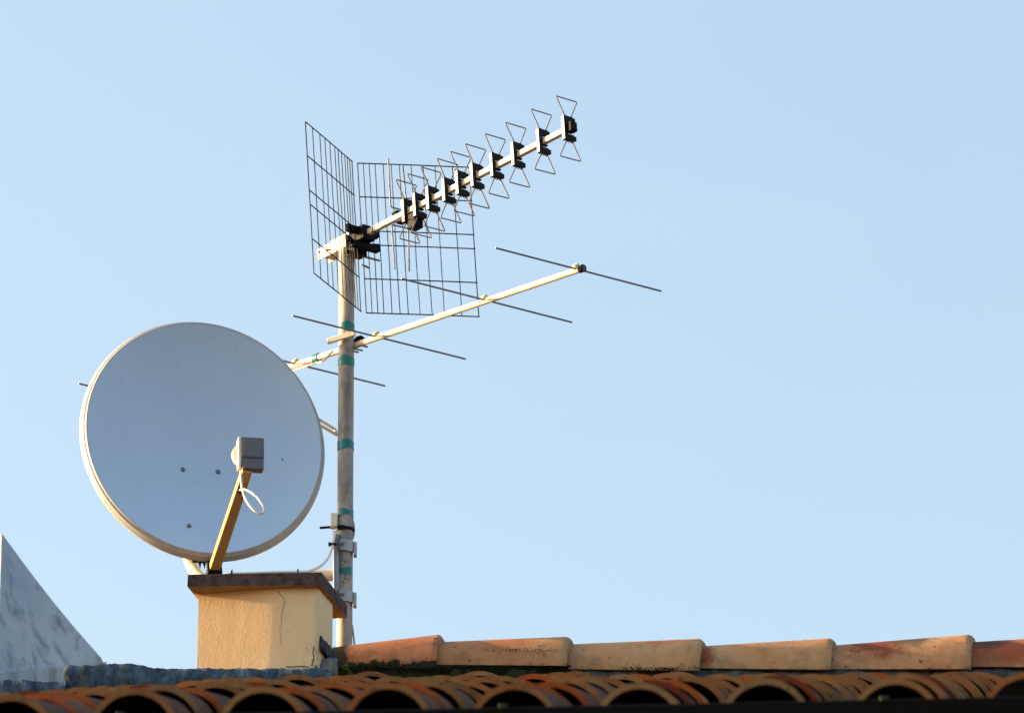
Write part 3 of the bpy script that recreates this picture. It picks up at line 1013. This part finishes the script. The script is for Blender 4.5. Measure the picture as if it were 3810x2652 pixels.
# cable taped along the boom
cab = MB()
cp = [px(1238, 1305, Y_MAST - .028), px(1215, 1330, Y_MAST + .0), px(1198, 1345, Y_MAST + .03)]
for u in (1170, 1130, 1085, 1040, 980): cp.append(V0 + vb * vt(u) + Vector((.004, -.006, -.0135)))
cab.tube(spline(cp, 6), .0028, 8)
o = cab.build('coaxial_cable', M['cable_white'], None)
tag(o, 'white cable taped under the lower antenna boom left of the mast', 'cable')
mb = MB()
tq = vt(1178)
xx = vb.cross(Vector((0, 0, 1))).normalized(); yy = vb.cross(xx)
rows = []
for k in range(17):
    a = 2 * math.pi * k / 16
    d = xx * math.cos(a) * 1.12 + yy * math.sin(a) * 1.3
    rows.append([vb * (tq - .010) + d * BR, vb * (tq - .010) + d * (BR + .0012), vb * (tq + .010) + d * (BR + .0012), vb * (tq + .010) + d * BR])
mb.grid(rows)
mb.build('tape', M['teal_tape'], va, sharp=50)

# ------------------------------------------------------------------ upper antenna (corner reflector with bow-tie directors)
U0 = px(1290, 906.6, Y_MAST)
UM = Matrix.Rotation(-.0587, 3, 'Y') @ Matrix.Rotation(-.8636, 3, 'Z') @ Matrix.Rotation(-.0039, 3, 'Y')
ub = UM.col[0].copy(); uy = UM.col[1].copy(); uz = UM.col[2].copy()
ua = thing('corner_antenna', 'upper antenna with mesh corner reflector and ten wire bow ties', 'antenna', U0, UM)
def ut(u): return solve_t(U0, ub, u)
mb = MB()
tb0, tb1 = ut(1322), ut(2116)
h = .0070
mb.bx(tb0, tb1, -h, h, -h, h)
mb.build('boom', M['cream_metal'], ua, bevel=.0012)
# directors
for i, u in enumerate((2116, 2022, 1927, 1848, 1775, 1720, 1670, 1610, 1561, 1519)):
    t = ut(u)
    mb = MB()
    mb.bx(t - .0055, t + .0055, -.0175, -.0078, -.033, .033)
    for sgn in (-1, 1):
        z0, z1 = sorted((sgn * .0165, sgn * .0325))
        mb.bx(t - .0050, t + .0050, -.0079, .0125, z0, z1)
        mb.bx(t - .0042, t + .0042, .0124, .0205, z0 + .002, z1 - .002)
        mb.bx(t - .0060, t + .0060, -.0182, -.0150, sgn * .029 - .0035, sgn * .029 + .0035)
    mb.bx(t - .0045, t + .0045, -.0079, .0110, .0071, .0110); mb.bx(t - .0045, t + .0045, -.0079, .0110, -.0110, -.0071)
    for k in range(3):
        mb.bx(t - .0040, t + .0040, -.010 + k * .008, -.0062 + k * .008, -.0365, -.0324)
    mb.bx(t - .0048, t + .0048, -.0190, -.0174, -.031, .031, 1)  # pale strip paints the sun onto the clip's left face
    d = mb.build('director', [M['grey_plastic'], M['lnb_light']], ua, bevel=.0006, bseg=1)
    jy = random.uniform(-.0015, .0015)
    for sgn in (-1, 1):
        mb = MB()
        pth = [(t, -.0100, sgn * .026), (t, -.0100, sgn * .034), (t, -.0350 + jy, sgn * .0815), (t, .0350 + jy, sgn * .0805), (t, .0100, sgn * .034), (t, .0100, sgn * .026)]
        mb.tube(fillet(pth, .0055), .00165, 8)
        mb.build('wire_triangle', M['rod'], d, sharp=50)
    if i == 0:
        mb = MB()
        mb.bx(t + .0056, t + .020, -.0105, .0105, -.0125, .0125)
        mb.bx(t + .0201, t + .023, -.008, .008, -.010, .010)
        mb.build('end_cap', M['black_plastic'], ua, bevel=.0006)
# dipole
t = ut(1486)
for sgn, z0, z1 in ((1, .020, .154), (-1, -.029, -.151)):
    mb = MB()
    mb.tube(fillet([(t, -.026, z1), (t, -.0275, z0), (t, .0275, z0 * .95), (t, .022, z1 * .97)], .005), .0021, 8)
    mb.build('dipole', M['rod'], ua, sharp=50)
mb = MB()
td = ut(1542)
mb.bx(td - .020, td + .014, -.012, .016, -.055, -.012)
mb.bx(ut(1478) - .012, ut(1478) + .012, -.010, .010, .0071, .016)
mb.bx(ut(1500) - .02, ut(1500) + .02, -.011, .011, -.022, -.0071)
mb.build('dipole_box', M['black_plastic'], ua, bevel=.004)
# mesh reflector panels
tc = ut(1336)
fr = [0, .151, .307, .415, .522, .627, .70, .772, .844, .897, .949, 1]
hz = [0, .226, .453, .547, .773, 1]
W, HH = .2955, .4156
ha = R(63)
for sgn in (-1, 1):
    mb = MB()
    corner = Vector((tc, sgn * .0095, 0))
    dr = Vector((math.cos(ha), sgn * math.sin(ha), 0))
    rp = random.Random(11 + sgn)
    for f_ in fr:
        q = corner + dr * (W * (1 - f_))
        rr = .0015 if f_ in (0, 1) else .00125
        b_ = rp.uniform(-.0012, .0012)
        mb.tube([q + Vector((0, 0, -HH / 2)), q + Vector((b_, b_, -.06)), q + Vector((b_, -b_, .07)), q + Vector((0, 0, HH / 2))], rr, 6)
    for g_ in hz:
        z = HH / 2 - HH * g_
        mb.tube([corner + dr * -.002 + Vector((.0015, 0, z)), corner + dr * (W * .5) + Vector((.0015, 0, z + .0006)), corner + dr * (W + .001) + Vector((.0015, 0, z))], .0016, 6)
    mb.build('reflector_panel', M['wire'], ua, sharp=60)
# reflector holder
mb = MB()
mb.bx(tc - .006, tc + .040, -.020, .020, -.019, .019)
mb.bx(tc + .006, tc + .022, -.044, .050, .002, .019)
mb.bx(tc + .002, tc + .020, -.036, .052, -.036, -.0195)
for sgn in (-1, 1):
    dr = Vector((math.cos(ha), sgn * math.sin(ha), 0))
    q = Vector((tc + .006, sgn * .030, 0))
    ln_ = .015 if sgn < 0 else .011
    mb.box(q + dr * (ln_ - .002) + Vector((0, 0, .010)), dr * ln_, Vector((-dr.y, dr.x, 0)) * .005, Vector((0, 0, .010)))
    mb.box(q + dr * (ln_ - .002) + Vector((0, 0, -.022)), dr * (ln_ + .004), Vector((-dr.y, dr.x, 0)) * .005, Vector((0, 0, .008)))
mb.build('reflector_holder', M['black_plastic'], ua, bevel=.0015)
# channel bracket on the mast head
mb = MB()
ta, tbb = ut(1203), ut(1306)
mb.bx(ta, tbb, -.019, -.016, -.018, .014)
mb.bx(ta, tbb, .016, .019, -.018, .014)
mb.bx(ta, tbb, -.016, .016, .011, .014)
mb.bx(ta + .02, tbb, -.0158, .0158, -.0178, -.0150)
mb.bx(ta + .045, tbb + .02, -.011, .011, .0142, .0225)
o = mb.build('mast_channel', M['cream_metal'], ua, bevel=.001)
mb = MB()
mb.bx(.012, .044, -.014, .030, -.044, -.024)
mb.bx(.018, .030, -.026, .038, -.040, -.031)
mb.build('mast_clamp', M['black_plastic'], ua, bevel=.0025)
for a, b in (((.030, .030, -.040), (.030, .082, -.040)), ((.022, .030, -.060), (.022, .052, -.064)), ((-.05, -.026, -.004), (-.05, .02, -.004)), ((-.09, -.024, .004), (-.09, .02, .004))):
    mb = MB()
    mb.tube([a, b], .0028, 8)
    mb.build('bolt', M['rod'], ua, sharp=40)
mb = MB()
tt = ut(1392)
mb.bx(tt - .004, tt + .004, -.0085, .0085, -.0083, .0083)
mb.build('tape', M['teal_tape'], ua, bevel=.0008)

# ------------------------------------------------------------------ satellite dish
psi, dl = R(14), R(8)
nD = Vector((math.sin(psi) * math.cos(dl), -math.cos(psi) * math.cos(dl), math.sin(dl)))
hD = Vector((math.cos(psi), math.sin(psi), 0))
wD = hD.cross(-nD).normalized()
if wD.z < 0: wD = -wD
DC = px(760, 1627, Y_DISH)
k_ = mpp(Y_DISH)
dish = thing('satellite_dish', 'large pale grey satellite dish facing right above the chimney', 'satellite dish', DC)
a_in, b_in = 434 * k_, 472 * k_
DEP = .062
mb = MB()
nr, na = 26, 120
def el(ra, rb, s, ang):
    return hD * (ra * math.cos(ang)) + wD * (rb * math.sin(ang)) + nD * s
rows = []
for i in range(nr + 1):
    r_ = i / nr
    rows.append([el(a_in * r_, b_in * r_, DEP * (r_ * r_ - 1), 2 * math.pi * k / na) for k in range(na)])
mb.grid(rows, 0, close=True)
back = []
for i in range(nr + 1):
    r_ = i / nr
    back.append([el(a_in * r_, b_in * r_, DEP * (r_ * r_ - 1) - .0025, 2 * math.pi * k / na) for k in range(na)])
mb.grid(back, 1, close=True)
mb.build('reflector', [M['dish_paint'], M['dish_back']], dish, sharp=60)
mb = MB()
prof = [(-.5, -1.0), (1, .6), (3, .8), (5, -1.5), (7, -5), (8.5, -7), (11, -7.2), (13.5, -10), (15, -15), (17, -20), (19.5, -23), (21.5, -28), (22, -32), (20, -34.5), (16, -34), (13, -28), (6, -16), (-.5, -5)]
mb.grid([[el(a_in + o_ * k_, b_in + o_ * k_, s * k_, 2 * math.pi * k / na) for k in range(na)] for o_, s in prof], 0, close=True)
mb.build('rim', M['rim_paint'], dish, sharp=50)
# bowl surface point under a pixel
def on_bowl(u, v):
    d = (FWD + RGT * ((u - CX) / F) + UPV * ((CY - v) / F)).normalized()
    best = None
    lo, hi = -.3, .3
    base = CAM + d * ((DC - CAM).dot(nD) / d.dot(nD))
    t = 0
    for _ in range(40):
        p = base + d * t - DC
        r2 = (p.dot(hD) / a_in) ** 2 + (p.dot(wD) / b_in) ** 2
        s = DEP * (r2 - 1)
        t += (s - p.dot(nD)) / d.dot(nD)
    return base + d * t - DC
for u, v in ((680, 1747), (811, 1755), (703, 1957)):
    p = on_bowl(u, v)
    mb = MB()
    rows = []
    for rr, s in ((.0066, 0), (.0062, .0018), (.0045, .0034), (.0018, .0040), (.0012, .0028)):
        rows.append([p + hD * (rr * math.cos(a)) + wD * (rr * math.sin(a)) + nD * s for a in [2 * math.pi * q / 14 for q in range(14)]])
    mb.grid(rows, close=True)
    mb.build('screw', M['screw'], dish, sharp=40)
for u, v, r_ in ((1051, 1709, .0022), (1049, 1714, .0012), (950, 2005, .0010), (787, 1258, .001), (715, 1232, .0008)):
    p = on_bowl(u, v)
    mb = MB(); mb.tube([p, p + nD * .0006], r_, 8); mb.build('chip', M['ink'], dish)
# feed arm
a0 = px(797, 2116, 19.04) - DC
a1 = px(913, 1765, 18.70) - DC
ad = (a1 - a0).normalized()
aw = (hD - ad * hD.dot(ad)).normalized(); at_ = ad.cross(aw).normalized()
a00 = a0 - ad * .10
mb = MB()
hw, hh_ = .0105, .0125
def prism(p, q, hw0, hw1, hh0, hh1):
    vs = []
    for c_, w_, h_ in ((p, hw0, hh0), (q, hw1, hh1)):
        for i, j in ((-1, -1), (1, -1), (1, 1), (-1, 1)): vs.append(c_ + aw * (w_ * i) + at_ * (h_ * j))
    mb.add(vs, [(0, 3, 2, 1), (4, 5, 6, 7), (0, 1, 5, 4), (1, 2, 6, 5), (2, 3, 7, 6), (3, 0, 4, 7)])
prism(a0, a1 + ad * .02, .0135, .0125, .0105, .0105)
arm = mb.build('feed_arm', M['arm_paint'], dish, bevel=.0015)
mb = MB()
prism(a00, a0 - ad * .001, .0150, .0150, .013, .013)
mb.build('shaded_arm_end', M['deck'], dish, bevel=.001)  # lower end of the arm, its shade painted as a near-black colour
mb = MB()
mb.box(a0 + ad * .002, aw * .0185, at_ * .018, ad * .0065)
for k in range(2):
    q = px(741 + k * 17, 2090, 19.07) - DC
    mb.add([q + Vector((-.006, 0, .010)), q + Vector((.006, 0, .010)), q + Vector((.002, 0, -.012)), q + Vector((-.006, .02, .010)), q + Vector((.006, .02, .010)), q + Vector((.002, .02, -.012))],
           [(0, 2, 1), (3, 4, 5), (0, 1, 4, 3), (1, 2, 5, 4), (2, 0, 3, 5)])
q = px(760, 2080, 19.08) - DC
mb.box(q, (.030, .004, 0), (0, .012, 0), (0, 0, .006))
mb.build('arm_clamp', M['black_plastic'], dish)
# dark oval cable hole in the arm (recess seen on its lower face)
sgn = 1 if at_.dot(-FWD) > 0 else -1
hc = None
for t in [i / 400 for i in range(400)]:
    c_ = a0.lerp(a1, t)
    if proj(DC + c_)[1] < 1810: hc = c_; break
mb = MB()
rows = []
for rr in (0.0, 1.0):
    rows.append([hc + at_ * (sgn * .0113) + aw * (.0080 * rr * math.cos(a) - .002) + ad * (.015 * rr * math.sin(a)) for a in [2 * math.pi * q / 20 for q in range(20)]])
rows.append([p - at_ * (sgn * .003) for p in rows[-1]])
mb.grid(rows, close=True)
mb.build('cable_hole', M['ink'], dish)
# LNB: box with its back to the camera, round feed cap looking at the dish
lc_ = px(938, 1692, 18.685) - DC
ln = MB()
lx = Vector((math.cos(R(9)), math.sin(R(9)), 0)); ly = Vector((-math.sin(R(9)), math.cos(R(9)), 0)).cross(Vector((0, 0, 0))) if False else Vector((-math.sin(R(9)), math.cos(R(9)), 0))
lz = Vector((-.02, 0, 1)).normalized()
kl = mpp(18.5)
wx = 42 * kl
def lbox(mb, x0, x1, y0, y1, z0, z1):
    mb.box(lc_ + lx * ((x0 + x1) / 2) + ly * ((y0 + y1) / 2) + lz * ((z0 + z1) / 2), lx * ((x1 - x0) / 2), ly * ((y1 - y0) / 2), lz * ((z1 - z0) / 2))
mb = MB()
lbox(mb, -wx, wx, -.014, .022, -.013, .042)
lnb = mb.build('feed_head', M['lnb_plastic'], dish, bevel=.0025)
mb = MB()
lbox(mb, -wx * .80, wx * .84, -.0155, -.0142, -.010, .036)
mb.build('cover_plate', M['lnb_plastic'], lnb, bevel=.0006)
mb = MB()
lbox(mb, -wx * .97, wx * .97, -.0125, .020, -.0245, -.0134)
lbox(mb, -wx * .90, wx * .96, -.0145, .018, -.041, -.0248)
mb.build('connector_shroud', M['lnb_plastic'], lnb, bevel=.0012)
mb = MB()
lbox(mb, -wx - .0068, -wx - .0002, -.012, .024, -.036, .0425)
mb.build('sunlit_side_strip', M['lnb_light'], lnb, bevel=.001)  # pale strip standing in for sunlight on the left side of the head
mb = MB()
cq = lc_ + ly * .026 - lx * .016 + lz * .010
rows = []
for r_, s in ((.0, -.004), (.030, -.004), (.031, .012), (.029, .020), (.022, .027), (.012, .031), (.0, .032)):
    rows.append([cq + lx * (r_ * math.cos(a)) + lz * (r_ * math.sin(a)) + ly * s for a in [2 * math.pi * q / 24 for q in range(24)]])
mb.grid(rows, close=True)
mb.build('feed_cap', M['lnb_light'], lnb, sharp=50)
mb = MB()
lbox(mb, -wx * .9, -wx * .35, .006, .016, -.046, -.040)
mb.build('feed_bracket', M['lnb_light'], lnb, bevel=.001)
# j-shaped mount pipe from the mast bracket up behind the dish
mb = MB()
pp = [px(1250, 2138, Y_MAST + .0), px(1120, 2143, Y_MAST + .005), px(900, 2152, Y_MAST + .02), px(790, 2160, Y_MAST + .035), px(742, 2146, Y_MAST + .05), px(713, 2105, Y_MAST + .075), px(700, 2060, Y_MAST + .075), px(690, 1980, Y_MAST + .075), px(680, 1850, Y_MAST + .075)]
pp = [p - DC for p in pp]
mb.tube(spline(pp, 8), 21.5 * mpp(Y_MAST), 20)
mb.build('mount_pipe', M['pipe'], dish, sharp=40)
mb = MB()
q = px(700, 1860, Y_MAST + .075) - DC
mb.box(q + Vector((.02, -.035, 0)), hD * .06, nD * .03, wD * .09)
mb.build('back_bracket', M['galv'], dish, bevel=.002)

# cables of the dish
mb = MB()
yl = 18.535
loop = [px(895, 1752, 18.670), px(897, 1785, 18.665), px(902, 1820, 18.660), px(915, 1858, 18.650), px(940, 1893, 18.640), px(965, 1908, 18.640), px(981, 1905, 18.640), px(980, 1885, 18.640), px(962, 1856, 18.645), px(935, 1832, 18.670), px(908, 1820, 18.690), px(893, 1822, 18.720)]
mb.tube(spline(loop, 8), 4.3 * kl, 10)
o = mb.build('coaxial_cable', M['cable_white'], None)
tag(o, 'white cable looping from the dish feed head into its arm', 'cable')
mb = MB()
run = [px(1252, 1968, Y_MAST - .03), px(1243, 1995, Y_MAST - .04), px(1236, 2035, Y_MAST - .05), px(1222, 2072, Y_MAST - .07), px(1195, 2103, Y_MAST - .10), px(1155, 2123, Y_MAST - .14), px(1110, 2127, Y_MAST - .18), px(1040, 2128, Y_MAST - .21), px(950, 2131, Y_MAST - .23), px(860, 2134, Y_MAST - .24), px(820, 2140, Y_MAST - .24)]
mb.tube(spline(run, 8), 5.0 * mpp(Y_MAST), 10)
o = mb.build('coaxial_cable', M['cable_white'], None)
tag(o, 'white cable running from the joint box across the chimney slab', 'cable')
for u, lab in ((862, 'left'), (1108, 'right')):
    mb = MB()
    p = px(u, 2128 if u > 1000 else 2131, Y_MAST - (.181 if u > 1000 else .239))
    mb.box((0, 0, .0), (.0022, 0, 0), (0, .0052, 0), (0, 0, .0052))
    mb.box((.001, 0, .007), (.0012, 0, 0), (0, .001, 0), (0, 0, .003))
    o = mb.build('cable_tie', M['black_plastic'], None, bevel=.0005); o.location = p
    tag(o, 'tiny black cable tie on the slab cable, %s one of two' % lab, 'cable tie')
o = MB()
p = px(1238, 2024, Y_MAST - .047)
o.box((0, 0, 0), (.010, 0, 0), (0, .006, 0), (0, 0, .0022)); o.box((-.008, 0, 0), (.003, 0, 0), (0, .006, 0), (0, 0, .004))
o = o.build('cable_tie', M['black_plastic'], None, bevel=.0008); o.location = p
tag(o, 'short black cable tie fixing the white cable to the bracket plate', 'cable tie')
mb = MB()
mb.tube(spline([px(1309, 1925, Y_MAST), px(1315, 1945, Y_MAST), px(1318, 1970, Y_MAST), px(1315, 1995, Y_MAST), px(1309, 2012, Y_MAST + .008), px(1305, 2060, Y_MAST + .017), px(1305, 2290, Y_MAST + .017), px(1311, 2330, Y_MAST + .005), px(1316, 2370, Y_MAST), px(1320, 2410, Y_MAST)], 6), .0024, 8)
o = mb.build('coaxial_cable', M['cable_grey'], None)
tag(o, 'thin grey cable hugging the right side of the mast', 'cable')
